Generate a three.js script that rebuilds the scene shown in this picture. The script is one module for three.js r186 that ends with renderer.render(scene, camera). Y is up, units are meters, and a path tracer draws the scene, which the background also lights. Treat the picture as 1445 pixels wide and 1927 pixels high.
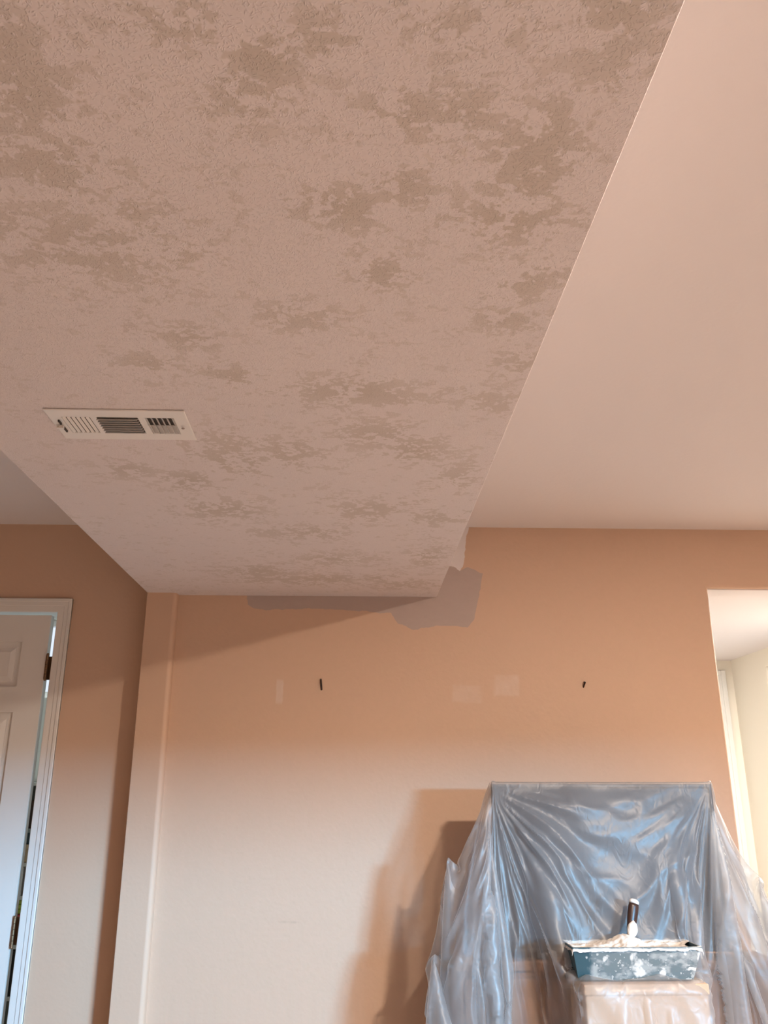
import * as THREE from 'three';
import { mergeGeometries } from 'three/addons/utils/BufferGeometryUtils.js';
import { RoundedBoxGeometry } from 'three/addons/geometries/RoundedBoxGeometry.js';
import { RectAreaLightUniformsLib } from 'three/addons/lights/RectAreaLightUniformsLib.js';

// ------------------------------------------------------------ camera, light, exposure
RectAreaLightUniformsLib.init();
const scene = new THREE.Scene();
const camera = new THREE.PerspectiveCamera(62.45, 1445 / 1927, 0.05, 60);
camera.position.set(0, 1.68, 3.4);
camera.rotation.set(THREE.MathUtils.degToRad(18.45), THREE.MathUtils.degToRad(-1.883), 0, 'YXZ');
scene.add(camera);
const renderer = new THREE.WebGLRenderer({ antialias: true });
renderer.toneMapping = THREE.LinearToneMapping;
renderer.toneMappingExposure = 0.9;
renderer.shadowMap.enabled = true;

scene.background = new THREE.Color().setRGB(0.95, 1.08, 1.25);       // even overcast sky outside the windows
function areaLight(name, color, intensity, w, h, at, to) {
  const l = new THREE.RectAreaLight(new THREE.Color().setRGB(...color), intensity, w, h);
  l.name = name; l.position.set(...at); l.lookAt(...to); scene.add(l);
  return l;
}
// bright band of sky between the garden fence and the patio roof, seen through the glass door on the right
areaLight('daylight_patio', [0.25, 0.62, 0.98], 1370, 2.6, 0.47, [7.1, 2.45, 9.6], [3.5, 2.3, 5.0]);
// warm recessed ceiling lamp, right of the dropped soffit and behind the top of the frame
areaLight('ceiling_lamp_light', [1.0, 0.81, 0.655], 2100, 0.14, 0.14, [1.4, 2.728, 2.6], [1.4, 0, 2.6]);
// daylight in the hall and in the room behind the left door
areaLight('hall_lamp_light', [1.0, 0.97, 0.9], 230, 0.26, 0.26, [2.235, 2.466, -0.38], [2.235, 0, -0.38]);
areaLight('daylight_hall', [1.0, 0.97, 0.92], 3, 1.0, 1.3, [0.5, 1.0, -0.6], [2.35, 1.4, -1.75]);
areaLight('daylight_hall_side', [0.95, 1.0, 1.0], 0.6, 0.9, 1.2, [2.385, 1.6, -1.0], [0.4, 1.5, -1.0]);
areaLight('daylight_study', [0.85, 0.97, 1.0], 8, 1.0, 0.45, [-1.9, 2.48, -1.88], [-1.9, 2.0, 0]);

// ------------------------------------------------------------ helpers
let seed = 7;
const rnd = () => { seed = (seed * 1664525 + 1013904223) >>> 0; return seed / 4294967296; };
const used = {};
function numbered(n) { const k = used[n] = (used[n] ?? -1) + 1; return k ? `${n}_${String(k).padStart(3, '0')}` : n; }
const hash = (i, j, s) => { let h = (i * 374761393 + j * 668265263 + s * 974634777) | 0; h = Math.imul(h ^ (h >>> 13), 1274126177); h ^= h >>> 16; return (h >>> 0) / 4294967296; };
function noise(x, y, s = 0) {
  const i = Math.floor(x), j = Math.floor(y), fx = x - i, fy = y - j;
  const u = fx * fx * fx * (fx * (fx * 6 - 15) + 10), v = fy * fy * fy * (fy * (fy * 6 - 15) + 10);
  const a = hash(i, j, s), b = hash(i + 1, j, s), c = hash(i, j + 1, s), d = hash(i + 1, j + 1, s);
  return a + (b - a) * u + (c - a) * v + (a - b - c + d) * u * v;
}
function fbm(x, y, o = 4, s = 0) { let a = 0.5, t = 0, w = 0; for (let k = 0; k < o; k++) { t += a * noise(x, y, s + k * 17); w += a; a *= 0.5; x = x * 2.03 + 11.3; y = y * 2.03 + 5.7; } return t / w; }
const clamp = (x, a = 0, b = 1) => Math.min(b, Math.max(a, x));
const smooth = (a, b, x) => { const t = clamp((x - a) / (b - a)); return t * t * (3 - 2 * t); };
const toByte = (l) => { l = clamp(l); return Math.round(255 * (l <= 0.0031308 ? l * 12.92 : 1.055 * Math.pow(l, 1 / 2.4) - 0.055)); };
// texture over [u0,u1] x [v0,v1] metres; fn(u, v) returns linear rgb or a single height
function texture(fn, n, m, [u0, u1, v0, v1], color = true, wrap = THREE.ClampToEdgeWrapping) {
  const d = new Uint8Array(n * m * 4);
  for (let j = 0; j < m; j++) for (let i = 0; i < n; i++) {
    const c = fn(u0 + (i + 0.5) / n * (u1 - u0), v0 + (j + 0.5) / m * (v1 - v0)), k = (j * n + i) * 4;
    if (color) { d[k] = toByte(c[0]); d[k + 1] = toByte(c[1]); d[k + 2] = toByte(c[2]); } else d[k] = d[k + 1] = d[k + 2] = Math.round(255 * clamp(c));
    d[k + 3] = 255;
  }
  const t = new THREE.DataTexture(d, n, m, THREE.RGBAFormat);
  t.magFilter = t.minFilter = THREE.LinearFilter; t.wrapS = t.wrapT = wrap;
  if (color) t.colorSpace = THREE.SRGBColorSpace;
  t.repeat.set(1 / (u1 - u0), 1 / (v1 - v0)); t.offset.set(-u0 / (u1 - u0), -v0 / (v1 - v0));
  t.needsUpdate = true;
  return t;
}
const rgb = (r, g, b) => new THREE.Color().setRGB(r, g, b);
function mat(c, roughness = 0.8, more = {}) { return new THREE.MeshPhysicalMaterial({ color: rgb(...c), roughness, ...more }); }
function metres(g) {                                                   // uv in metres from the face that the triangle looks along
  g = g.index ? g.toNonIndexed() : g;
  const p = g.attributes.position, uv = new Float32Array(p.count * 2), a = new THREE.Vector3(), b = new THREE.Vector3(), c = new THREE.Vector3();
  for (let i = 0; i < p.count; i += 3) {
    a.fromBufferAttribute(p, i); b.fromBufferAttribute(p, i + 1).sub(a); c.fromBufferAttribute(p, i + 2).sub(a); b.cross(c);
    const [x, y, z] = [Math.abs(b.x), Math.abs(b.y), Math.abs(b.z)];
    for (let k = i; k < i + 3; k++) {
      const P = [p.getX(k), p.getY(k), p.getZ(k)], q = y >= x && y >= z ? [P[0], P[2]] : z >= x ? [P[0], P[1]] : [P[2], P[1]];
      uv[2 * k] = q[0]; uv[2 * k + 1] = q[1];
    }
  }
  g.setAttribute('uv', new THREE.BufferAttribute(uv, 2));
  return g;
}
const box = (x0, x1, y0, y1, z0, z1) => new THREE.BoxGeometry(x1 - x0, y1 - y0, z1 - z0).translate((x0 + x1) / 2, (y0 + y1) / 2, (z0 + z1) / 2);
const rbox = (x0, x1, y0, y1, z0, z1, r = 0.004, s = 2) => new RoundedBoxGeometry(x1 - x0, y1 - y0, z1 - z0, s, Math.min(r, (x1 - x0) / 2.01, (y1 - y0) / 2.01, (z1 - z0) / 2.01)).translate((x0 + x1) / 2, (y0 + y1) / 2, (z0 + z1) / 2);
const merge = (list) => mergeGeometries(list.map((g) => { const h = g.index ? g.toNonIndexed() : g; for (const k of Object.keys(h.attributes)) if (!['position', 'normal', 'uv'].includes(k)) h.deleteAttribute(k); return h; }));
function mesh(name, g, m, parent = scene) {
  const o = new THREE.Mesh(g, m); o.name = parent === scene ? numbered(name) : name;
  o.castShadow = o.receiveShadow = true; parent.add(o);
  return o;
}
const label = (o, text, category, group) => { o.userData.label = text; o.userData.category = category; if (group) o.userData.group = group; return o; };
const struct = (name, g, m) => { const o = mesh(name, g, m); o.userData.kind = 'structure'; return o; };
function thing(name, text, category, at = [0, 0, 0], group) {
  const o = new THREE.Group(); o.name = numbered(name); o.position.set(...at); scene.add(o);
  return label(o, text, category, group);
}
function extrude(points, depth, holes = [], bevel = 0) {
  const s = new THREE.Shape(points.map((q) => new THREE.Vector2(...q)));
  for (const h of holes) s.holes.push(new THREE.Path(h.map((q) => new THREE.Vector2(...q))));
  return new THREE.ExtrudeGeometry(s, { depth, bevelEnabled: bevel > 0, bevelSize: bevel, bevelThickness: bevel, bevelOffset: -bevel, bevelSegments: 4, steps: 1 });
}
const inside = (poly, x, y) => { let c = false; for (let i = 0, j = poly.length - 1; i < poly.length; j = i++) { const [xi, yi] = poly[i], [xj, yj] = poly[j]; if ((yi > y) !== (yj > y) && x < (xj - xi) * (y - yi) / (yj - yi) + xi) c = !c; } return c; };

function sideWall(x0, x1, z0, z1, top, holes) {                         // a wall that runs front to back
  const g = extrude([[-z0, 0], [-z1, 0], [-z1, top], [-z0, top]], x1 - x0, holes.map(([a, b, c, d]) => [[-a, c], [-a, d], [-b, d], [-b, c]]));
  return metres(g.rotateY(Math.PI / 2).translate(x0, 0, 0));
}

// ------------------------------------------------------------ materials of the room
const WALL = [0.64, 0.455, 0.335], WHITE = [0.785, 0.745, 0.755], GREIGE = [0.48, 0.395, 0.365];
const peel = texture((u, v) => 0.6 * fbm(u * 90, v * 90, 2, 3) + 0.4 * fbm(u * 35, v * 35, 2, 9), 512, 512, [0, 0.6, 0, 0.6], false, THREE.MirroredRepeatWrapping);
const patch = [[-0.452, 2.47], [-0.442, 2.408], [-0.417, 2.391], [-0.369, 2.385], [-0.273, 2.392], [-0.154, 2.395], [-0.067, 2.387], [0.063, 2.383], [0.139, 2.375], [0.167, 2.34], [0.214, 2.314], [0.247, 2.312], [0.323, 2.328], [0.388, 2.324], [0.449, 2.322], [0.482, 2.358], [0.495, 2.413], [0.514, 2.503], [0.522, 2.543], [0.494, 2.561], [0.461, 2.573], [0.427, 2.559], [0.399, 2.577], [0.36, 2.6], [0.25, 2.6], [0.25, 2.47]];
const cutIn = [[0.3, 2.8], [0.468, 2.8], [0.466, 2.745], [0.456, 2.69], [0.449, 2.62], [0.443, 2.575], [0.427, 2.559], [0.399, 2.577], [0.3, 2.577]];
const spackles = [[-0.3, 2.06, 0.014, 0.05, 0.3], [0.44, 2.055, 0.062, 0.036, 0.17], [0.6, 2.088, 0.054, 0.044, 0.2]];
const wallMap = texture((u, v) => {
  const wu = u + 0.012 * (fbm(u * 30, v * 30, 3, 21) - 0.5), wv = v + 0.012 * (fbm(u * 30, v * 30, 3, 31) - 0.5);
  const g = 0.985 + 0.03 * fbm(u * 60, v * 60, 3, 5);
  let c = WALL.map((x) => x * g);
  if (inside(cutIn, wu, wv)) c = WHITE.map((x) => x * g);
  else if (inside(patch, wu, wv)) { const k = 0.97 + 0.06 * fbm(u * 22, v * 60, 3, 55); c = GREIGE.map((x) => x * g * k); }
  for (const [cu, cv, ru, rv, a] of spackles) {
    const e = Math.max(Math.abs(wu - cu) / ru, Math.abs(wv - cv) / rv), k = a * (1 - smooth(0.75, 1.05, e)) * (0.4 + 0.9 * fbm(u * 40, v * 25, 3, 71));
    c = c.map((x, i) => x + (WHITE[i] - x) * clamp(k));
  }
  const s = Math.exp(-(((v - 1.238 + 0.03 * (u + 0.23)) / 0.004) ** 2)) * smooth(0.06, 0.02, Math.abs(u + 0.23)) * 0.16 * fbm(u * 80, v * 80, 2, 91);
  return c.map((x) => x * (1 - s));
}, 2048, 1536, [-0.9, 1.6, 1.0, 2.8]);
const bump = (t, scale) => ({ bumpMap: t, bumpScale: scale });
const wallMain = new THREE.MeshPhysicalMaterial({ map: wallMap, roughness: 0.62, ...bump(peel, 0.0005) });
const wallPaint = mat(WALL, 0.62, bump(peel, 0.0005));
const ceilingPaint = mat(WHITE, 0.85, bump(peel, 0.0006));
const whiteGloss = mat([0.78, 0.78, 0.76], 0.35);
const hallPaint = mat([0.87, 0.83, 0.74], 0.7);
const floorPaint = mat([0.6, 0.48, 0.38], 0.9, bump(peel, 0.002));

// soffit: old tan finish showing in ragged patches through a new pale skim coat
const blots = [[0.22, 2.53, 0.05, 0.08], [0.2, 2.41, 0.07, 0.04], [0.23, 2.59, 0.03, 0.04], [0.27, 2.25, 0.04, 0.04], [0.25, 2.15, 0.04, 0.03], [0.3, 1.98, 0.04, 0.04], [0.28, 1.82, 0.06, 0.05], [0.26, 1.42, 0.05, 0.08], [0.15, 1.56, 0.06, 0.06], [0.03, 1.86, 0.12, 0.05], [0.02, 1.65, 0.06, 0.06], [-0.31, 1.54, 0.08, 0.09], [-0.17, 1.55, 0.06, 0.06], [-0.38, 1.96, 0.04, 0.03], [-0.25, 1.94, 0.05, 0.04], [-0.41, 2.33, 0.1, 0.06], [-0.27, 2.32, 0.04, 0.02], [-0.4, 2.49, 0.06, 0.05], [-0.32, 2.41, 0.02, 0.02], [-0.38, 2.62, 0.05, 0.05], [-0.38, 2.68, 0.03, 0.03], [-0.2, 2.71, 0.04, 0.02], [-0.13, 2.61, 0.04, 0.03], [-0.11, 2.67, 0.03, 0.03], [-0.04, 2.7, 0.03, 0.02], [0.06, 2.6, 0.05, 0.03], [0.12, 2.6, 0.04, 0.03], [0.06, 2.47, 0.03, 0.03], [0.04, 2.27, 0.03, 0.03], [-0.02, 2.43, 0.04, 0.03], [-0.37, 1.11, 0.09, 0.07], [-0.35, 0.37, 0.12, 0.1], [-0.44, 1.34, 0.05, 0.05], [0.25, 0.65, 0.05, 0.12], [0.03, 1.12, 0.08, 0.07], [-0.11, 2.14, 0.05, 0.03], [0.28, 2.68, 0.04, 0.04], [0.27, 2.74, 0.03, 0.02], [-0.29, 2.06, 0.04, 0.03], [-0.58, 1.41, 0.05, 0.04], [-0.18, 0.91, 0.1, 0.06], [0.11, 2.72, 0.05, 0.02], [-0.1, 0.3, 0.2, 0.06], [0.15, 0.22, 0.1, 0.05], [-0.05, 0.6, 0.1, 0.06], [0.22, 1.05, 0.06, 0.06]];
const soffitMap = texture((u, v) => {
  let s = 0;
  for (const [x, z, rx, rz] of blots) { const d = ((u - x) / (rx * 1.25)) ** 2 + ((v - z) / (rz * 1.25)) ** 2; if (d < 9) s = Math.max(s, Math.exp(-d * 0.6)); }
  const wx = u + 0.03 * (fbm(u * 20, v * 20, 2, 103) - 0.5), coarse = fbm(wx * 30, v * 34, 4, 101), fine = fbm(wx * 95, v * 115, 3, 131), broad = fbm(u * 5, v * 5, 3, 151);
  const k = smooth(0.2, 0.29, 0.22 * (noise(u * 230, v * 250, 163) - 0.5) + 0.37 * s + 0.95 * (coarse - 0.5) + 0.75 * (fine - 0.5) + 0.12 * (broad - 0.5)) * (0.45 + 0.55 * s) * (0.75 + 0.5 * noise(u * 9, v * 9, 161));
  const g = 0.965 + 0.05 * fbm(u * 240, v * 240, 2, 171) + 0.03 * (broad - 0.5);
  const pale = [0.745, 0.68, 0.685], tan = [0.605, 0.54, 0.505];
  return pale.map((x, i) => (x + (tan[i] - x) * k) * g);
}, 1024, 2048, [-0.842, 0.329, 0, 2.9], true, THREE.MirroredRepeatWrapping);
// stomped relief: short raised bristle marks in all directions
const stomp = (() => {
  const n = 1024, h = new Float32Array(n * n), size = 0.5;
  for (let k = 0; k < 15000; k++) {
    const x = rnd() * n, y = rnd() * n, a = rnd() * Math.PI, bend = (rnd() - 0.5) * 0.16, len = 5 + rnd() * 9, t = 0.35 + 0.65 * rnd();
    let px = x, py = y, d = a;
    for (let s = 0; s < len; s++) {
      px += Math.cos(d); py += Math.sin(d); d += bend;
      for (let j = -2; j <= 2; j++) for (let i = -2; i <= 2; i++) {
        const X = ((Math.round(px) + i) % n + n) % n, Y = ((Math.round(py) + j) % n + n) % n, q = Math.exp(-(i * i + j * j) / 1.3) * t * Math.sin(Math.PI * (s + 0.5) / len);
        h[Y * n + X] = Math.max(h[Y * n + X], q);
      }
    }
  }
  return texture((u, v) => 0.75 * h[Math.floor(v / size * n) * n + Math.floor(u / size * n)] + 0.25 * fbm(u * 60, v * 60, 3, 191), n, n, [0, size, 0, size], false, THREE.RepeatWrapping);
})();
const soffitPaint = new THREE.MeshPhysicalMaterial({ map: soffitMap, roughness: 0.8, ...bump(stomp, 0.0016) });

// ------------------------------------------------------------ the room
const SL = -0.841, SR = 0.328, SY = 2.446, CY = 2.747, CL = 2.759, OY = 2.488, OX = 1.46, HX = 2.395;
// wall with the hooks: solid left of a wide opening whose head is the hall ceiling's height
struct('wall_back', metres(extrude([[-0.78, 0], [OX, 0], [OX, OY + 0.004], [HX, OY + 0.004], [HX, 0], [3.64, 0], [3.64, 2.9], [-0.78, 2.9]], 0.14, [], 0.012).translate(0, 0, -0.14 + 0.0)), wallMain).position.z = 0;
// shallow pilaster at its left end, rounded on the right
struct('pillar', metres((() => {
  const s = new THREE.Shape(); const r = 0.018;
  s.moveTo(SL, 0.17); s.lineTo(SL, -0.050); s.absarc(SL + 0.003, -0.050, 0.003, Math.PI, 1.5 * Math.PI); s.lineTo(-0.722 - r, -0.053); s.absarc(-0.722 - r, -0.053 + r, r, -Math.PI / 2, 0); s.lineTo(-0.722, 0.17);
  return new THREE.ExtrudeGeometry(s, { depth: SY, bevelEnabled: false, curveSegments: 10 }).rotateX(-Math.PI / 2);
})()), wallPaint);
const DL = -1.995, DR = -1.219, DT = 2.389;                            // clear opening of the left door
struct('wall_back_left', metres(extrude([[-3.94, 0], [DL - 0.012, 0], [DL - 0.012, DT + 0.012], [DR + 0.012, DT + 0.012], [DR + 0.012, 0], [SL + 0.02, 0], [SL + 0.02, 2.9], [-3.94, 2.9]], 0.12).translate(0, 0, -0.167)), wallPaint);
struct('wall_left', metres(box(-3.94, -3.8, 0, 2.9, -0.04, 6.14)), wallPaint);
struct('wall_front', metres(box(-3.94, 3.64, 0, 2.9, 6, 6.14)), wallPaint);
const WZ0 = 4.3, WZ1 = 5.7, WT = 2.1;                                   // glass door in the right wall
struct('wall_right', sideWall(3.5, 3.64, -0.1, 6.14, 2.9, [[WZ0, WZ1, 0.02, WT]]), wallPaint);
struct('floor', metres(box(-3.94, 3.64, -0.12, 0, -2.1, 6.14)), floorPaint);
struct('ceiling_right', metres(box(SR - 0.02, 3.64, CY, 2.95, -0.02, 6.14)), ceilingPaint);
struct('ceiling_left', metres(box(-3.94, SL + 0.02, CL, 2.95, -0.06, 6.14)), ceilingPaint);
struct('ceiling_soffit', metres((() => {
  const s = new THREE.Shape(), r = 0.002;
  s.moveTo(SL, 2.9); s.lineTo(SL, SY + r); s.absarc(SL + r, SY + r, r, Math.PI, 1.5 * Math.PI); s.lineTo(SR - r, SY); s.absarc(SR - r, SY + r, r, -Math.PI / 2, 0); s.lineTo(SR, 2.9);
  return new THREE.ExtrudeGeometry(s, { depth: 6.15, bevelEnabled: false, curveSegments: 8 }).translate(0, 0, -0.05);
})()), soffitPaint);
// hall beyond the opening on the right
struct('ceiling_hall', metres(merge([box(0.26, HX + 0.14, OY, 2.62, -2.09, -0.14), box(OX, HX, OY, OY + 0.0035, -0.14, -0.004)])), ceilingPaint);
struct('wall_hall_back', metres(box(0.26, HX + 0.14, 0, OY, -2.09, -1.95)), hallPaint);
struct('wall_hall_right', sideWall(HX, HX + 0.14, -1.96, -0.1, OY, [[-1.5, -0.5, 0.95, 2.385]]), hallPaint);
struct('wall_hall_left', sideWall(0.26, 0.4, -1.96, -0.1, OY, []), hallPaint);
// room behind the left door
const studyPaint = mat([0.7, 0.71, 0.66], 0.8);
struct('wall_study_back', metres(extrude([[-3.2, 0], [-0.7, 0], [-0.7, 2.9], [-3.2, 2.9]], 0.12, [[[-2.4, 2.235], [-2.4, 2.72], [-1.45, 2.72], [-1.45, 2.235]]]).translate(0, 0, -2.02)), studyPaint);
struct('wall_study_left', sideWall(-3.2, -3.06, -1.95, -0.1, 2.9, []), studyPaint);
struct('wall_study_right', sideWall(-0.9, -0.78, -1.95, -0.1, 2.9, []), studyPaint);
struct('ceiling_study', metres(box(-3.2, -0.7, 2.8, 2.95, -2.02, -0.1)), ceilingPaint);
struct('floor_study', metres(box(-3.2, -0.7, -0.12, -0.001, -2.02, -0.1)), floorPaint);

// windows: frame, glazing bars and a pane
const glass = new THREE.MeshPhysicalMaterial({ color: 0xffffff, roughness: 0, transmission: 1, thickness: 0, ior: 1.5 });
const blindMat = mat([0.2, 0.21, 0.22], 0.6);
function sideWindow(name, x, z0, z1, y0, y1, bars = [], f = 0.045) {
  const w = new THREE.Group(); w.name = name; w.userData.kind = 'structure'; scene.add(w);
  const m = (a, b, c, d) => rbox(x - 0.025, x + 0.025, c, d, a, b, 0.005);
  mesh('window_frame', merge([m(z0, z0 + f, y0, y1), m(z1 - f, z1, y0, y1), m(z0 + f, z1 - f, y0, y0 + f), m(z0 + f, z1 - f, y1 - f, y1), ...bars.map((z) => m(z - 0.02, z + 0.02, y0 + f, y1 - f))]), whiteGloss, w);
  mesh('pane', box(x - 0.003, x + 0.003, y0 + f - 0.01, y1 - f + 0.01, z0 + f - 0.01, z1 - f + 0.01), glass, w);
  return w;
}
sideWindow('window_1', 3.57, WZ0, WZ1, 0.02, WT, [5.0]);
const w2 = sideWindow('window_2', HX + 0.06, -1.5, -0.5, 0.95, 2.385);
mesh('blind_head', rbox(HX + 0.012, HX + 0.032, 2.215, 2.335, -1.455, -0.545, 0.006), blindMat, w2);
const w3 = new THREE.Group(); w3.name = 'window_3'; w3.userData.kind = 'structure'; scene.add(w3);
mesh('window_frame', merge([rbox(-2.4, -1.45, 2.235, 2.275, -1.99, -1.94), rbox(-2.4, -1.45, 2.68, 2.72, -1.99, -1.94), rbox(-2.4, -2.36, 2.275, 2.68, -1.99, -1.94), rbox(-1.49, -1.45, 2.275, 2.68, -1.99, -1.94)]), whiteGloss, w3);
mesh('pane', box(-2.37, -1.48, 2.265, 2.69, -1.968, -1.962), glass, w3);

// casing round the left door: stepped profile, mitred pieces
const casing = new THREE.Group(); casing.name = 'trim_1'; casing.userData.kind = 'structure'; scene.add(casing);
function casingBar(x0, x1, y0, y1, across) {                            // three steps, thickest on the outside
  const z = -0.047, list = [rbox(x0, x1, y0, y1, z - 0.002, z + 0.009, 0.003)];
  const w = 0.056, e = across === 'y' ? 0.0003 : 0;
  if (across === 'y') list.push(rbox(x0, x1, y1 - w * 0.55, y1, z, z + 0.011 + e, 0.003), rbox(x0, x1, y1 - w * 0.25, y1, z, z + 0.014 + e, 0.003));
  if (across === 'r') list.push(rbox(x1 - w * 0.55, x1, y0, y1, z, z + 0.011 + e, 0.003), rbox(x1 - w * 0.25, x1, y0, y1, z, z + 0.014 + e, 0.003));
  if (across === 'l') list.push(rbox(x0, x0 + w * 0.55, y0, y1, z, z + 0.011 + e, 0.003), rbox(x0, x0 + w * 0.25, y0, y1, z, z + 0.014 + e, 0.003));
  return merge(list);
}
mesh('casing_head', casingBar(DL - 0.056, DR + 0.056, DT - 0.006, DT + 0.05, 'y'), whiteGloss, casing);
mesh('casing_side', casingBar(DR, DR + 0.056, 0, DT + 0.05, 'r'), whiteGloss, casing);
mesh('casing_side', casingBar(DL - 0.056, DL, 0, DT + 0.05, 'l'), whiteGloss, casing);
mesh('jamb', merge([box(DR + 0.004, DR + 0.016, 0, DT, -0.168, -0.046), box(DL - 0.016, DL - 0.004, 0, DT, -0.168, -0.046), box(DL - 0.004, DR + 0.004, DT + 0.003, DT + 0.013, -0.168, -0.046)]), whiteGloss, casing);

// white six-panel door, ajar by a finger's width at its hinges
{
  const d = new THREE.Group(); d.name = 'door_1'; d.userData.kind = 'structure'; d.userData.label = 'white six-panel door with a narrow bright gap along its hinges'; scene.add(d);
  const R = -1.2485, L = R - 0.745, B = 0.012, T = 2.374, zf = -0.06, st = 0.104;
  const mid = (L + R) / 2, cols = [[L + st, mid - 0.05], [mid + 0.05, R - st]], rows = [[2.085, 2.265], [1.12, 1.985], [0.25, 0.96]];
  const holes = [];
  for (const [a, b] of cols) for (const [c, e] of rows) holes.push([[a, c], [a, e], [b, e], [b, c]]);
  mesh('door_leaf', extrude([[L, B], [R, B], [R, T], [L, T]], 0.035, holes).translate(0, 0, zf - 0.035), whiteGloss, d);
  const rect = (a, b, c, e) => [[a, c], [b, c], [b, e], [a, e]];
  for (const [a, b] of cols) for (const [c, e] of rows) {
    const p = [box(a, b, c, e, zf - 0.024, zf - 0.011)];
    const q = extrude(rect(a + 0.02, b - 0.02, c + 0.02, e - 0.02), 0.002, [], 0).translate(0, 0, zf - 0.0115);
    const r = new THREE.ExtrudeGeometry(new THREE.Shape(rect(a + 0.024, b - 0.024, c + 0.024, e - 0.024).map((k) => new THREE.Vector2(...k))), { depth: 0.001, bevelEnabled: true, bevelSize: 0.018, bevelThickness: 0.007, bevelOffset: -0.018, bevelSegments: 1 }).translate(0, 0, zf - 0.0105);
    mesh('panel', merge([...p, q, r]), whiteGloss, d);
  }
  const brass = mat([0.26, 0.17, 0.1], 0.4, { metalness: 0.7 });
  for (const y of [2.163, 1.2, 0.25]) {
    const kn = [0, 1, 2, 3, 4].map((k) => new THREE.CylinderGeometry(0.0052, 0.0052, 0.0175, 14).translate(-1.242, y - 0.038 + k * 0.019, zf + 0.004));
    const h = mesh('hinge', merge([...kn, rbox(-1.2485, -1.2155, y - 0.047, y + 0.047, zf - 0.032, zf - 0.0295, 0.001), rbox(-1.2505, -1.248, y - 0.047, y + 0.047, zf - 0.03, zf + 0.002, 0.001)]), brass, d);
    mesh('pin_tip', merge([new THREE.SphereGeometry(0.0058, 12, 8).translate(-1.242, y + 0.05, zf + 0.004), new THREE.SphereGeometry(0.0058, 12, 8).translate(-1.242, y - 0.05, zf + 0.004)]), brass, h);
  }
}

// white casing of a doorway at the far end of the hall
const hallTrim = new THREE.Group(); hallTrim.name = 'trim_2'; hallTrim.userData.kind = 'structure'; scene.add(hallTrim);
mesh('casing_side', merge([rbox(2.283, 2.342, 0, 2.424, -1.952, -1.935, 0.004), rbox(2.312, 2.342, 0, 2.424, -1.952, -1.929, 0.004)]), whiteGloss, hallTrim);
mesh('casing_head', merge([rbox(1.5, 2.283, 2.365, 2.424, -1.952, -1.935, 0.004), rbox(1.5, 2.312, 2.394, 2.424, -1.952, -1.929, 0.004)]), whiteGloss, hallTrim);
mesh('door_leaf', rbox(1.5, 2.283, 0, 2.365, -1.951, -1.943, 0.002), whiteGloss, hallTrim);

// recessed ceiling lamp above and behind the frame
{
  const t = thing('ceiling_lamp', 'round recessed ceiling lamp with a white trim ring', 'lamp', [1.4, CY, 2.6]);
  mesh('trim_ring', new THREE.LatheGeometry([[0.078, -0.012], [0.082, -0.014], [0.105, -0.006], [0.108, 0.002], [0.078, 0.002], [0.078, -0.012]].map((q) => new THREE.Vector2(...q)), 40), whiteGloss, t);
  mesh('diffuser', new THREE.CylinderGeometry(0.078, 0.078, 0.008, 40).translate(0, -0.004, 0), new THREE.MeshStandardMaterial({ color: 0xffffff, emissive: rgb(1, 0.8, 0.55), emissiveIntensity: 4 }), t);
}

// flat square lamp on the hall ceiling, just past the right edge of the frame
{
  const t = thing('ceiling_lamp', 'flat square white lamp on the hall ceiling beyond the opening', 'lamp', [2.235, OY, -0.38]);
  mesh('casing', extrude([[-0.145, -0.145], [0.145, -0.145], [0.145, 0.145], [-0.145, 0.145]], 0.014, [[[-0.13, -0.13], [-0.13, 0.13], [0.13, 0.13], [0.13, -0.13]]], 0.002).rotateX(Math.PI / 2).translate(0, -0.003, 0), whiteGloss, t);
  mesh('diffuser', rbox(-0.13, 0.13, -0.016, -0.002, -0.13, 0.13, 0.003), new THREE.MeshStandardMaterial({ color: 0xffffff, emissive: rgb(1, 0.97, 0.9), emissiveIntensity: 4 }), t);
}

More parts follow.
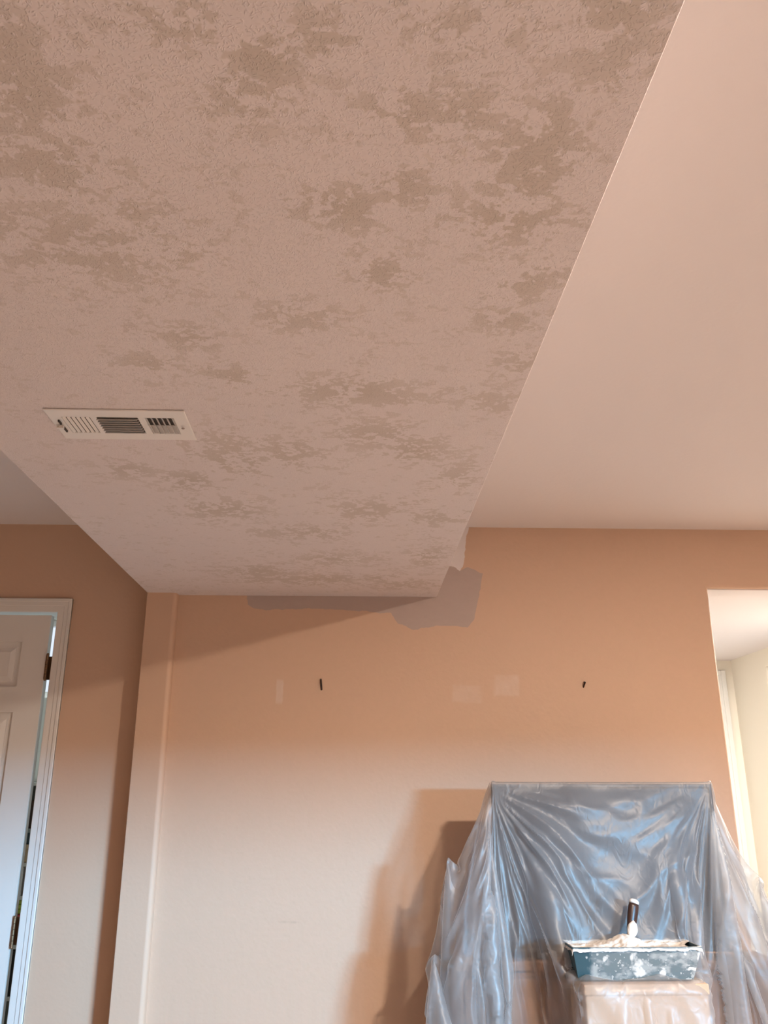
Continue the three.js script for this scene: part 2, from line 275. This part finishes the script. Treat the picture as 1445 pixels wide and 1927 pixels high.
// ------------------------------------------------------------ vent register in the soffit
{
  const t = thing('vent_register', 'white three-way air register screwed to the blotchy soffit', 'vent', [-0.514, SY, 1.694]);
  const W = 0.147, D = 0.076, metal = mat([0.8, 0.78, 0.76], 0.4), dark = mat([0.06, 0.05, 0.045], 0.9);
  const banks = [[-0.12, -0.06], [-0.046, 0.041], [0.056, 0.117]], bz = 0.041;
  const frame = extrude([[-W, -D], [W, -D], [W, D], [-W, D]], 0.0005, banks.map(([a, b]) => [[a, -bz], [a, bz], [b, bz], [b, -bz]]), 0.0018).rotateX(Math.PI / 2).translate(0, -0.0022, 0);
  mesh('frame', frame, metal, t);
  mesh('duct', merge([box(-0.124, 0.121, -0.0012, -0.0002, -0.044, 0.044)]), dark, t);
  // blades: curved strips, those of the outer banks run front to back and turn outwards, the middle ones turn towards the wall
  const blade = (len, wide, drop) => {
    const turn = 0.5;
    const pts = []; for (let k = 0; k <= 6; k++) { const a = turn * k / 6; pts.push([wide * (k / 6 - 0.5) * Math.cos(turn * 0.5), -drop * (1 - k / 6) + 0.0012 * Math.sin(a)]); }
    const s = new THREE.Shape([...pts.map(([x, y]) => new THREE.Vector2(x, y)), ...pts.reverse().map(([x, y]) => new THREE.Vector2(x + 0.0002, y + 0.0011))]);
    return new THREE.ExtrudeGeometry(s, { depth: len, bevelEnabled: false }).translate(0, 0, -len / 2);
  };
  const gl = blade(2 * bz, 0.006, 0.004), gr = blade(2 * bz, 0.0075, 0.006), gm = blade(banks[1][1] - banks[1][0], 0.009, 0.0085);
  for (let k = 0; k < 6; k++) { const o = mesh('slat', gl, metal, t); o.position.set(banks[0][0] + 0.005 + k * 0.01, -0.0012, 0); }
  for (let k = 0; k < 7; k++) { const o = mesh('slat', gm, metal, t); o.rotation.y = Math.PI / 2; o.position.set((banks[1][0] + banks[1][1]) / 2, -0.0012, -bz + 0.007 + k * 0.0115); }
  for (let k = 0; k < 6; k++) { const o = mesh('slat', gr, metal, t); o.rotation.y = Math.PI; o.position.set(banks[2][0] + 0.003 + k * 0.0112, -0.0012, 0); }
  const bar = mesh('damper', rbox(banks[2][0], banks[2][1], -0.0035, -0.0015, -bz, 0.002, 0.0005), mat([0.45, 0.42, 0.4], 0.5), t); bar.position.y = 0.0;
  for (const [z0, z1] of [[-0.028, -0.010], [0.008, 0.030]]) mesh('lever_slot', box(-0.1305, -0.1275, -0.0088, -0.0045, -z1, -z0), dark, t);
  mesh('lever', rbox(-0.142, -0.126, -0.013, -0.006, -0.003, 0.003, 0.001), metal, t);
  for (const x of [-0.138, 0.131]) mesh('screw', merge([new THREE.SphereGeometry(0.0036, 14, 8).scale(1, 0.5, 1).translate(x, -0.009, 0.0)]), mat([0.35, 0.3, 0.27], 0.5, { metalness: 0.6 }), t);
}

// ------------------------------------------------------------ bent wire hooks left in the wall
const hookMat = mat([0.025, 0.012, 0.01], 0.45);
function hook(text, at, pts, r) {
  const t = thing('wall_hook', text, 'hook', at, 'hooks left in the wall');
  const path = new THREE.CurvePath();
  const v = pts.map((q) => new THREE.Vector3(...q));
  for (let i = 0; i + 1 < v.length; i++) path.add(new THREE.LineCurve3(v[i], v[i + 1]));
  mesh('wire', merge([new THREE.TubeGeometry(path, 40, r, 10), ...v.slice(1, -1).map((p) => new THREE.SphereGeometry(r, 10, 8).translate(p.x, p.y, p.z)), new THREE.SphereGeometry(r * 1.1, 10, 8).translate(...pts[pts.length - 1])]), hookMat, t);
  mesh('nail', new THREE.CylinderGeometry(0.0028, 0.0028, 0.014, 10).rotateX(Math.PI / 2).translate(pts[0][0], pts[0][1] - 0.006, 0.003), hookMat, t);
}
hook('long dark bent hook in the wall left of centre', [-0.138, 2.09, 0], [[-0.001, 0.024, -0.004], [0, 0.016, 0.02], [0.003, -0.02, 0.012], [0.004, -0.022, 0.002]], 0.0036);
hook('short dark bent hook in the wall above the plastic sheet', [0.909, 2.092, 0], [[0.003, 0.014, -0.004], [0.001, 0.008, 0.03], [-0.003, -0.014, 0.004]], 0.0033);

// ------------------------------------------------------------ furniture under the sheet
const PX0 = 0.474, PX1 = 1.236, PT = 1.712, DX0 = 0.325, DX1 = 1.372, DTOP = 1.172, BX0 = 0.68, BX1 = 1.054, BT = 1.146, BZ0 = 0.42, BZ1 = 0.62;
const woodMap = texture((u, v) => { const g = fbm(u * 6 + 2 * fbm(u * 3, v * 0.8, 2, 7), v * 40, 4, 11); return [0.22 + 0.13 * g, 0.1 + 0.07 * g, 0.045 + 0.035 * g]; }, 512, 512, [0, 1.2, 0, 1.2], true, THREE.MirroredRepeatWrapping);
const wood = new THREE.MeshPhysicalMaterial({ map: woodMap, roughness: 0.5 });
{
  const c = thing('cabinet', 'wide brown wooden cabinet against the wall under the clear plastic sheet', 'cabinet', [0, 0, 0]);
  mesh('body', metres(rbox(DX0 + 0.015, DX1 - 0.015, 0.06, DTOP - 0.03, 0.03, 0.385, 0.004)), wood, c);
  mesh('cabinet_top', metres(rbox(DX0, DX1, DTOP - 0.03, DTOP, 0.02, 0.398, 0.006)), wood, c);
  mesh('plinth', metres(rbox(DX0 + 0.03, DX1 - 0.03, 0, 0.06, 0.04, 0.36, 0.003)), wood, c);
  const mx = (DX0 + DX1) / 2;
  for (const [a, b] of [[DX0 + 0.03, mx - 0.003], [mx + 0.003, DX1 - 0.03]]) {
    const d = mesh('door', metres(rbox(a, b, 0.08, DTOP - 0.05, 0.385, 0.397, 0.004)), wood, c);
    mesh('knob', new THREE.SphereGeometry(0.012, 16, 12).translate(a < 0.5 ? b - 0.03 : a + 0.03, 0.7, 0.404), hookMat, d);
  }
  const s = thing('upright_panel', 'dark flat upright panel standing under the clear plastic sheet', 'panel', [0, 0, 0]);
  const grey = mat([0.06, 0.058, 0.062], 0.35), bez = mat([0.055, 0.053, 0.056], 0.4);
  mesh('face', rbox(PX0 + 0.012, PX1 - 0.012, DTOP + 0.03, PT - 0.012, 0.305, 0.357, 0.003), grey, s);
  mesh('bezel', extrude([[PX0, DTOP + 0.018], [PX1, DTOP + 0.018], [PX1, PT], [PX0, PT]], 0.05, [[[PX0 + 0.013, DTOP + 0.031], [PX0 + 0.013, PT - 0.013], [PX1 - 0.013, PT - 0.013], [PX1 - 0.013, DTOP + 0.031]]], 0.004).translate(0, 0, 0.308), bez, s);
  for (const x of [PX0 + 0.14, PX1 - 0.14]) mesh('foot', rbox(x - 0.02, x + 0.02, DTOP, DTOP + 0.02, 0.25, 0.375, 0.004), bez, s);
  const b = thing('storage_box', 'upright tan box under the sheet, carrying the mud pan', 'box', [0, 0, 0]);
  const tan = mat([0.62, 0.42, 0.28], 0.75, bump(peel, 0.0004));
  mesh('body', rbox(BX0 + 0.004, BX1 - 0.004, 0, BT - 0.012, BZ0 + 0.006, BZ1 - 0.004, 0.004), tan, b);
  mesh('lid', rbox(BX0, BX1, BT - 0.03, BT, BZ0 + 0.002, BZ1, 0.005), tan, b);
}

// ------------------------------------------------------------ mud pan, compound and knife
const PY = BT + 0.006;
{
  const t = thing('mud_pan', 'teal mud pan smeared with white compound on the plastic sheet', 'pan', [0, 0, 0]);
  const white = [0.74, 0.7, 0.64], teal = [0.02, 0.066, 0.085];
  const blobs = [[0.855, 1.19, 0.03, 0.03, 1.0], [0.86, 1.172, 0.022, 0.012, 1.25], [0.845, 1.215, 0.018, 0.025, 0.9], [0.93, 1.174, 0.016, 0.012, 1.3], [0.755, 1.212, 0.01, 0.014, 1.1], [1.02, 1.18, 0.03, 0.005, 1.3], [1.0, 1.225, 0.01, 0.012, 1.0], [0.96, 1.215, 0.02, 0.01, 0.8], [0.7, 1.215, 0.006, 0.006, 0.9], [1.045, 1.2, 0.01, 0.05, 1.2], [0.9, 1.205, 0.012, 0.008, 0.7], [0.8, 1.235, 0.03, 0.006, 0.9]];
  const panMap = texture((u, v) => {
    let s = 0; const wu = u + 0.012 * (fbm(u * 60, v * 60, 3, 211) - 0.5), wv = v + 0.012 * (fbm(u * 60, v * 60, 3, 223) - 0.5);
    for (const [x, y, rx, ry, a] of blobs) s = Math.max(s, a * Math.exp(-(((wu - x) / rx) ** 2 + ((wv - y) / ry) ** 2)));
    const k = 0.92 * smooth(0.4, 0.95, s * (0.5 + 0.9 * fbm(u * 90, v * 90, 3, 231)));
    const film = smooth(0.705, 0.722, wu) * (0.17 + 0.3 * smooth(0.4, 0.7, fbm(u * 32, v * 55, 4, 241)));
    const speck = smooth(0.74, 0.8, fbm(u * 130, v * 130, 2, 251)) * 0.6;
    const m = clamp(Math.max(k, film, speck * smooth(0.7, 0.73, wu)));
    return teal.map((x, i) => x + (white[i] - x) * m);
  }, 1024, 512, [0.64, 1.08, 1.14, 1.26]);
  const blue = new THREE.MeshPhysicalMaterial({ map: panMap, roughness: 0.45 });
  // trough: rim rectangle above, narrower base below
  const ring = (x0, x1, z0, z1, y) => [[x0, y, z0], [x1, y, z0], [x1, y, z1], [x0, y, z1]];
  const TOP = PY + 0.088, A = ring(0.674, 1.022, 0.492, 0.585, PY), B = ring(0.658, 1.048, 0.468, 0.605, TOP), B2 = ring(0.661, 1.045, 0.471, 0.602, TOP), A2 = ring(0.677, 1.019, 0.495, 0.582, PY + 0.003);
  const pos = [];
  const quad = (a, b, c, d) => pos.push(...a, ...b, ...c, ...a, ...c, ...d);
  for (let k = 0; k < 4; k++) { const n = (k + 1) % 4; quad(A[n], A[k], B[k], B[n]); quad(A2[k], A2[n], B2[n], B2[k]); quad(B[k], B2[k], B2[n], B[n]); }
  quad(A[0], A[1], A[2], A[3]); quad(A2[3], A2[2], A2[1], A2[0]);
  const g = new THREE.BufferGeometry(); g.setAttribute('position', new THREE.Float32BufferAttribute(pos, 3)); g.computeVertexNormals();
  mesh('trough', metres(g), blue, t);
  const rp = [], tb = (a, b) => { const c = new THREE.LineCurve3(new THREE.Vector3(...a), new THREE.Vector3(...b)); rp.push(new THREE.TubeGeometry(c, 1, 0.0035, 8)); };
  for (let k = 0; k < 4; k++) { tb(B[k], B[(k + 1) % 4]); rp.push(new THREE.SphereGeometry(0.0035, 8, 6).translate(...B[k])); }
  mesh('rim', metres(merge(rp)), blue, t);

  // compound: lumpy fill with a heap round the knife, smeared over the rims
  const nx = 120, nz = 50, P = [], I = [];
  for (let j = 0; j <= nz; j++) for (let i = 0; i <= nx; i++) {
    const u = i / nx, v = j / nz, ragF = 0.006 + 0.012 * fbm(u * 14, 3.3, 3, 301), ragB = 0.004 + 0.006 * fbm(u * 12, 8.3, 3, 311);
    const z0 = 0.468, z1 = 0.605, x0 = 0.654, x1 = 1.052 - 0.03 * smooth(0.35, 0.0, v) * 0, x = x0 + (x1 - x0) * u;
    let z = z0 - 0.0035 + (z1 - z0 + 0.0075) * v, y = TOP + 0.0035;
    const inner = smooth(0, 0.1, u) * smooth(0, 0.1, 1 - u) * smooth(0, 0.14, v) * smooth(0, 0.14, 1 - v);
    const heap = Math.exp(-(((x - 0.835) / 0.055) ** 2 + ((z - 0.53) / 0.045) ** 2));
    y += inner * (-0.012 + 0.02 * (fbm(x * 35, z * 35, 4, 321) - 0.35) + 0.03 * heap) + 0.004 * (fbm(x * 90, z * 90, 3, 331) - 0.4);
    if (j === nz) { y -= ragF; z += 0.0015 - ragF * 0.2; } else if (j === nz - 1) { y -= ragF * 0.45; z += 0.0035; }
    if (j === 0) { y -= ragB; } if (i === 0 || i === nx) y -= 0.008 + 0.01 * fbm(v * 9, 1.7 + u, 3, 341);
    P.push(x, y, z);
  }
  for (let j = 0; j < nz; j++) for (let i = 0; i < nx; i++) {
    const a = j * (nx + 1) + i, b = a + 1, c = a + nx + 1, d = c + 1;
    if (i > nx * 0.93 && j > nz * 0.3 && j < nz * 0.9) continue;        // bare corner on the right
    I.push(a, c, b, b, c, d);
  }
  const cg = new THREE.BufferGeometry(); cg.setAttribute('position', new THREE.Float32BufferAttribute(P, 3)); cg.setIndex(I); cg.computeVertexNormals();
  const cm = mesh('joint_compound', metres(cg), mat([0.78, 0.73, 0.66], 0.7), scene);
  label(cm, 'white joint compound heaped in the teal pan', 'compound');

  const k = thing('putty_knife', 'putty knife with dark handle standing in the white compound', 'knife', [0.856, TOP + 0.01, 0.525]);
  k.rotation.set(-0.12, 0.35, -0.3); k.scale.set(1.3, 1.02, 1.3);
  const dark = mat([0.045, 0.02, 0.014], 0.35), steel = mat([0.6, 0.58, 0.54], 0.35, { metalness: 0.9 });
  const prof = [[0.0, 0], [0.0085, 0], [0.0105, 0.01], [0.0125, 0.03], [0.0138, 0.055], [0.0135, 0.075], [0.0125, 0.083], [0.0, 0.083]];
  mesh('handle', new THREE.LatheGeometry(prof.map((q) => new THREE.Vector2(...q)), 24).scale(1, 1, 0.72).translate(0, 0.022, 0), dark, k);
  mesh('end_cap', new THREE.LatheGeometry([[0, 0.0], [0.0128, 0.0], [0.0128, 0.008], [0.009, 0.013], [0, 0.014]].map((q) => new THREE.Vector2(...q)), 24).scale(1, 1, 0.72).translate(0, 0.1045, 0), mat([0.8, 0.77, 0.72], 0.35), k);
  mesh('blade', extrude([[-0.008, 0.024], [0.008, 0.024], [0.012, 0.0], [0.034, -0.028], [-0.034, -0.028], [-0.012, 0.0]], 0.0012).translate(0, 0, -0.0006), steel, k);
  const blob = new THREE.IcosahedronGeometry(0.012, 4), bp = blob.attributes.position;
  for (let i = 0; i < bp.count; i++) { const x = bp.getX(i), y = bp.getY(i), z = bp.getZ(i), s = 0.8 + 0.6 * fbm(x * 120 + 5, y * 120 + z * 80, 3, 351); bp.setXYZ(i, x * s * 0.95, y * s * 1.9 + 0.03, z * s * 0.75 + 0.006); }
  blob.computeVertexNormals();
  mesh('compound_smear', blob, mat([0.8, 0.75, 0.68], 0.7), k);
}

// ------------------------------------------------------------ plastic sheet: a cloth let fall over the furniture
{
  const h = 0.0165, W = 2.5, Lz = 1.95, nx = Math.round(W / h), nz = Math.round(Lz / h), N = (nx + 1) * (nz + 1);
  const cx = (PX0 + PX1) / 2 - 0.01, zBack = -0.28 - 0.0, zTop = 0.36;
  const p = new Float32Array(N * 3), q = new Float32Array(N * 3), fix = new Uint8Array(N);
  for (let j = 0; j <= nz; j++) for (let i = 0; i <= nx; i++) {
    const k = 3 * (j * (nx + 1) + i), u = (i / nx - 0.5) * W, half = (PX1 - PX0) / 2, gather = 0.1;
    const x = cx + Math.sign(u) * (Math.abs(u) < half * (1 + gather) ? Math.abs(u) / (1 + gather) : Math.abs(u) - half * gather), z = zBack + j * h;
    p[k] = x; p[k + 1] = PT + 0.03 + 0.012 * (fbm(x * 9, z * 9, 3, 401) - 0.5); p[k + 2] = z + 0.004 * (fbm(x * 7, z * 7, 2, 411) - 0.5);
  }
  // lies on the panel's top edge, caught on its two front corners
  for (let k = 0; k < N; k++) {
    const x = p[3 * k], z = p[3 * k + 2], corner = Math.min(x - PX0, PX1 - x);
    if (corner > -0.008 && z > 0.3 && z < 0.368) { fix[k] = 1; p[3 * k + 1] = PT + 0.005; }
  }
  // where the film stands off in ears and flares: [across, forward, target]
  const half = (PX1 - PX0) / 2 * 1.1;
  const pulls = [[0.012, 0.365 + 0.44, 0.872, 1.252, 0.455], [-half - 0.285, 0.34, 0.318, 1.475, 0.33], [-half - 0.62, 0.36, 0.262, 1.185, 0.36], [half + 0.33, 0.36, 1.365, 1.415, 0.35], [half + 0.62, 0.36, 1.44, 1.14, 0.4]].map(([u, z, x, y, zz]) => {
    const i = Math.round((u / W + 0.5) * nx), j = Math.round((z - zBack) / h);
    return { t: [x, y, zz], k: j * (nx + 1) + i };
  });
  q.set(p);
  const ca = [], cb = [], cl = [], cs = [];
  const link = (a, b, l, s) => { ca.push(a); cb.push(b); cl.push(l); cs.push(s); };
  for (let j = 0; j <= nz; j++) for (let i = 0; i <= nx; i++) {
    const k = j * (nx + 1) + i, u = i * h, v = j * h;
    const r = 1 + 0.05 * (fbm(u * 11, v * 11, 3, 421) - 0.5), r2 = 1 + 0.05 * (fbm(u * 11 + 40, v * 11, 3, 431) - 0.5);
    if (i < nx) link(k, k + 1, h * r, 1); if (j < nz) link(k, k + nx + 1, h * r2, 1);
    if (i < nx && j < nz) { link(k, k + nx + 2, h * Math.SQRT2, 0.6); link(k + 1, k + nx + 1, h * Math.SQRT2, 0.6); }
    if (i < nx - 1) link(k, k + 2, 2 * h * r, 0.06); if (j < nz - 1) link(k, k + 2 * (nx + 1), 2 * h * r2, 0.06);
  }
  const M = ca.length, A = Int32Array.from(ca), B = Int32Array.from(cb), L = Float32Array.from(cl), S = Float32Array.from(cs);
  const g = 0.008;
  const solids = [[PX0, PX1, DTOP, PT, 0.3, 0.36], [DX0, DX1, 0, DTOP, 0.0, 0.4], [BX0, BX1, 0, BT - 0.004, 0.4, BZ1]].map(([a, b, c, d, e, f]) => [a - g, b + g, c - g, d + g, e - g, f + g]);
  const pan = [0.66, 1.046, BT, PY + 0.09, 0.478, 0.6];
  const STEPS = 400, PANAT = 170, held = [];
  for (let s = 0; s < STEPS; s++) {
    const damp = s < 60 ? 0.97 : 0.975, grav = -0.0011;
    for (let k = 0; k < N; k++) {
      if (fix[k]) continue;
      const a = 3 * k;
      for (let d = 0; d < 3; d++) { const v = (p[a + d] - q[a + d]) * damp; q[a + d] = p[a + d]; p[a + d] += clamp(v, -0.03, 0.03); }
      p[a + 1] += grav;
    }
    if (s > 40) for (const g2 of pulls) {
      const c = 3 * g2.k, rate = Math.min(0.06, (s - 40) * 0.0008);
      fix[g2.k] = 1;
      for (let r = 0; r < 3; r++) p[c + r] += (g2.t[r] - p[c + r]) * rate;
    }
    if (s > PANAT && s <= PANAT + 60) for (const k of held) p[3 * k] += (0.866 - p[3 * k]) * 0.0008;
    for (let it = 0; it < 14; it++) {
      for (let c = 0; c < M; c++) {
        const a = A[c] * 3, b = B[c] * 3, dx = p[b] - p[a], dy = p[b + 1] - p[a + 1], dz = p[b + 2] - p[a + 2], l = Math.sqrt(dx * dx + dy * dy + dz * dz) + 1e-9;
        const wa = fix[A[c]] ? 0 : 1, wb = fix[B[c]] ? 0 : 1; if (!(wa + wb)) continue;
        const f = S[c] * (l - L[c]) / l / (wa + wb);
        p[a] += wa * f * dx; p[a + 1] += wa * f * dy; p[a + 2] += wa * f * dz; p[b] -= wb * f * dx; p[b + 1] -= wb * f * dy; p[b + 2] -= wb * f * dz;
      }
      if (it % 3 === 1 || it === 13) for (let k = 0; k < N; k++) {
        if (fix[k]) continue;
        const a = 3 * k, x = p[a], y = p[a + 1], z = p[a + 2];
        if (z < 0.008) p[a + 2] = 0.008;
        if (y < 0.01) p[a + 1] = 0.01;
        for (let b = 0; b < 3 + (s > PANAT ? 1 : 0); b++) {
          const o = b < 3 ? solids[b] : pan;
          if (x > o[0] && x < o[1] && y > o[2] && y < o[3] && z > o[4] && z < o[5]) {
            const e = [x - o[0], o[1] - x, b === 1 || b === 2 || b === 3 ? 9 : y - o[2], o[3] - y, b === 1 ? 9 : z - o[4], o[5] - z];
            if (b === 3) e[3] = 9;
            let m = 0; for (let r = 1; r < 6; r++) if (e[r] < e[m]) m = r;
            if (m === 0) p[a] = o[0]; else if (m === 1) p[a] = o[1]; else if (m === 2) p[a + 1] = o[2]; else if (m === 3) p[a + 1] = o[3]; else if (m === 4) p[a + 2] = o[4]; else p[a + 2] = o[5];
            const fr = 0.8;
            for (let d = 0; d < 3; d++) q[a + d] += (p[a + d] - q[a + d]) * fr;
          }
        }
      }
    }
    if (s === PANAT) for (let k = 0; k < N; k++) {
      const a = 3 * k;
      if (p[a] > 0.675 && p[a] < 1.05 && p[a + 2] > 0.485 && p[a + 2] < 0.618 && p[a + 1] < BT + 0.12 && p[a + 1] > BT - 0.02) { p[a + 1] = BT + 0.004; fix[k] = 1; held.push(k); }
    }
  }
  // finer surface: bicubic through the settled points, with small crumples
  const F = 4, mx = nx * F, mz = nz * F, P = new Float32Array((mx + 1) * (mz + 1) * 3), I = [];
  const w4 = (t) => [(-t + 2 * t * t - t * t * t) / 2, (2 - 5 * t * t + 3 * t * t * t) / 2, (t + 4 * t * t - 3 * t * t * t) / 2, (-t * t + t * t * t) / 2];
  for (let j = 0; j <= mz; j++) for (let i = 0; i <= mx; i++) {
    const bi = Math.min(nx - 1, Math.floor(i / F)), bj = Math.min(nz - 1, Math.floor(j / F)), wu = w4(i / F - bi), wv = w4(j / F - bj), o = 3 * (j * (mx + 1) + i);
    for (let b = -1; b < 3; b++) for (let a = -1; a < 3; a++) {
      const k = 3 * (clamp(bj + b, 0, nz) * (nx + 1) + clamp(bi + a, 0, nx)), w = wu[a + 1] * wv[b + 1];
      P[o] += w * p[k]; P[o + 1] += w * p[k + 1]; P[o + 2] += w * p[k + 2];
    }
  }
  for (let j = 0; j < mz; j++) for (let i = 0; i < mx; i++) { const a = j * (mx + 1) + i, b = a + 1, c = a + mx + 1; I.push(a, c, b, b, c, c + 1); }
  const geo = new THREE.BufferGeometry(); geo.setAttribute('position', new THREE.BufferAttribute(P, 3)); geo.setIndex(I); geo.computeVertexNormals();
  // creases that run out from the two front corners of the panel, standing away from what lies beneath
  const nrm = geo.attributes.normal, ridge = (x, y, sd) => { const n = 2 * fbm(x, y, 2, sd) - 1, t = 1.04 - Math.sqrt(n * n + 0.0025) * 1.6; return t > 0 ? t * t : 0; };
  for (let j = 0; j <= mz; j++) for (let i = 0; i <= mx; i++) {
    const k = j * (mx + 1) + i, u = (i / mx - 0.5) * W, v = zBack + j / mz * Lz - 0.365;
    if (v < -0.02) continue;
    const aL = Math.atan2(v, u + half), rL = Math.hypot(u + half, v), aR = Math.atan2(v, half - u), rR = Math.hypot(half - u, v), wL = smooth(0.75, 0.25, rL / (rL + rR)), low = smooth(0.75, 0.5, v) * 0.8 + 0.2;
    const wob = 0.12 * fbm(u * 7, v * 7, 2, 601);
    const f = wL * Math.min(1, rL / 0.22) * ridge(aL * 5.2 + wob * 3, rL * 1.6, 611) + (1 - wL) * Math.min(1, rR / 0.22) * ridge(aR * 5.2 + wob * 3, rR * 1.6, 631);
    const swag = smooth(0, 0.05, v) * smooth(0.3, 0.12, v) * ridge(u * 3.5, (v - 0.1 * (1 - (u / half) ** 2)) * 13, 651) * smooth(half, half - 0.12, Math.abs(u));
    let ny = nrm.getY(k), nz2 = nrm.getZ(k), nx2 = nrm.getX(k); const sgn = ny > 0 || (Math.abs(ny) < 0.2 && nz2 > 0) ? 1 : nz2 > 0 ? 1 : -1;
    const d = 0.024 * low * (smooth(0, 0.06, v) * f + 0.6 * swag) * sgn;
    P[3 * k] += nx2 * d; P[3 * k + 1] += ny * d; P[3 * k + 2] += nz2 * d;
  }
  geo.computeVertexNormals();
  const uv = new Float32Array((mx + 1) * (mz + 1) * 2);
  for (let j = 0; j <= mz; j++) for (let i = 0; i <= mx; i++) { const k = 2 * (j * (mx + 1) + i); uv[k] = i / mx * W; uv[k + 1] = j / mz * Lz; }
  geo.setAttribute('uv', new THREE.BufferAttribute(uv, 2));
  const crumple = texture((u, v) => {
    const a = fbm(u * 16, v * 16, 3, 501), r1 = 1 - Math.abs(2 * fbm(u * 22 + 3 * a, v * 9, 3, 511) - 1), r2 = 1 - Math.abs(2 * fbm(u * 12, v * 30 + 3 * a, 3, 521) - 1);
    return 0.5 * r1 * r1 + 0.5 * r2 * r2;
  }, 1024, 1024, [0, 1.3, 0, 1.0], false, THREE.MirroredRepeatWrapping);
  const film = new THREE.MeshPhysicalMaterial({ color: rgb(0.86, 0.87, 0.88), roughness: 0.42, transmission: 0.9, thickness: 0, ior: 1.5, side: THREE.DoubleSide, ...bump(crumple, 0.0016) });
  label(mesh('plastic_sheet', geo, film), 'clear crumpled plastic dust sheet draped over the cabinet and panel', 'dust sheet');
}

// ------------------------------------------------------------ shelf seen through the gap of the left door
{
  const X0 = -2.0, X1 = -1.5, Z0 = -1.88, Z1 = -1.46, sw = mat([0.75, 0.78, 0.76], 0.5);
  const t = thing('bookshelf', 'white shelf unit seen through the gap beside the door', 'shelf', [0, 0, 0]);
  mesh('side', rbox(X0 - 0.02, X0, 0, 1.75, Z0, Z1), sw, t); mesh('side', rbox(X1, X1 + 0.02, 0, 1.75, Z0, Z1), sw, t);
  mesh('back', box(X0, X1, 0, 1.75, Z0 - 0.008, Z0), mat([0.35, 0.37, 0.34], 0.7), t);
  for (const y of [0.1, 0.7, 0.935, 1.165, 1.325, 1.73]) mesh('shelf_board', rbox(X0, X1, y - 0.009, y + 0.009, Z0, Z1, 0.002), sw, t);
  const item = (name, text, cat, x0, x1, y0, y1, c, z = Z1 - 0.01, group) => { const o = thing(name, text, cat, [0, 0, 0], group); const m = mat(c, 0.6); mesh('body', rbox(x0, x1, y0, y1, Z0 + 0.06, z, 0.008, 3), m, o); return o; };
  let o = item('carton', 'dark brown box, topmost of the stack behind the door gap', 'box', -1.86, -1.6, 1.505, 1.64, [0.035, 0.015, 0.01]); mesh('lid', rbox(-1.865, -1.595, 1.615, 1.645, Z0 + 0.055, Z1 - 0.006, 0.004), mat([0.05, 0.02, 0.012], 0.6), o);
  o = item('carton', 'dark blue box in the middle of the stack behind the door gap', 'box', -1.87, -1.59, 1.425, 1.504, [0.03, 0.06, 0.08]); mesh('lid', rbox(-1.875, -1.585, 1.482, 1.5035, Z0 + 0.055, Z1 - 0.006, 0.004), mat([0.25, 0.3, 0.3], 0.6), o);
  o = item('carton', 'tan box at the bottom of the stack behind the door gap', 'box', -1.88, -1.58, 1.335, 1.424, [0.55, 0.42, 0.28]); mesh('lid', rbox(-1.885, -1.575, 1.4, 1.424, Z0 + 0.055, Z1 - 0.006, 0.004), mat([0.6, 0.47, 0.32], 0.6), o);
  [[-1.79, 0.022, [0.22, 0.2, 0.2], 'grey'], [-1.767, 0.02, [0.25, 0.22, 0.22], 'dark grey'], [-1.745, 0.008, [0.85, 0.85, 0.83], 'thin white'], [-1.736, 0.02, [0.2, 0.18, 0.18], 'charcoal']].forEach(([x, w, c, n]) => {
    const b = thing('book', `${n} upright book on the shelf behind the door gap`, 'book', [0, 0, 0], 'books behind the door');
    mesh('cover', rbox(x, x + w, 1.175, 1.31, -1.65, Z1 - 0.012, 0.002), mat(c, 0.5), b);
    mesh('pages', box(x + 0.002, x + w - 0.002, 1.178, 1.313, -1.648, Z1 - 0.016), mat([0.8, 0.76, 0.68], 0.8), b);
  });
  const cloth = (text, y0, y1, c) => {
    const o2 = thing('folded_cloth', text, 'cloth', [0, 0, 0]);
    const n = 3, hh = (y1 - y0) / n; for (let k = 0; k < n; k++) mesh('fold', rbox(-1.87 + 0.006 * k, -1.6, y0 + k * hh, y0 + (k + 1) * hh - 0.0005, Z0 + 0.08, Z1 - 0.012 + 0.004 * (k % 2), hh * 0.45, 4), mat(c, 0.9), o2);
  };
  cloth('yellow-green folded cloth on top of the pile behind the door gap', 1.088, 1.154, [0.5, 0.62, 0.12]);
  cloth('red folded cloth in the middle of the pile behind the door gap', 1.018, 1.087, [0.5, 0.07, 0.06]);
  cloth('navy folded cloth at the bottom of the pile behind the door gap', 0.946, 1.017, [0.025, 0.03, 0.07]);
  o = item('storage_bin', 'black bin on the lowest visible shelf behind the door gap', 'bin', -1.88, -1.56, 0.711, 0.915, [0.012, 0.012, 0.012]); mesh('lid', rbox(-1.885, -1.555, 0.9, 0.92, Z0 + 0.055, Z1 - 0.006, 0.004), mat([0.02, 0.02, 0.02], 0.4), o);
}

renderer.render(scene, camera);
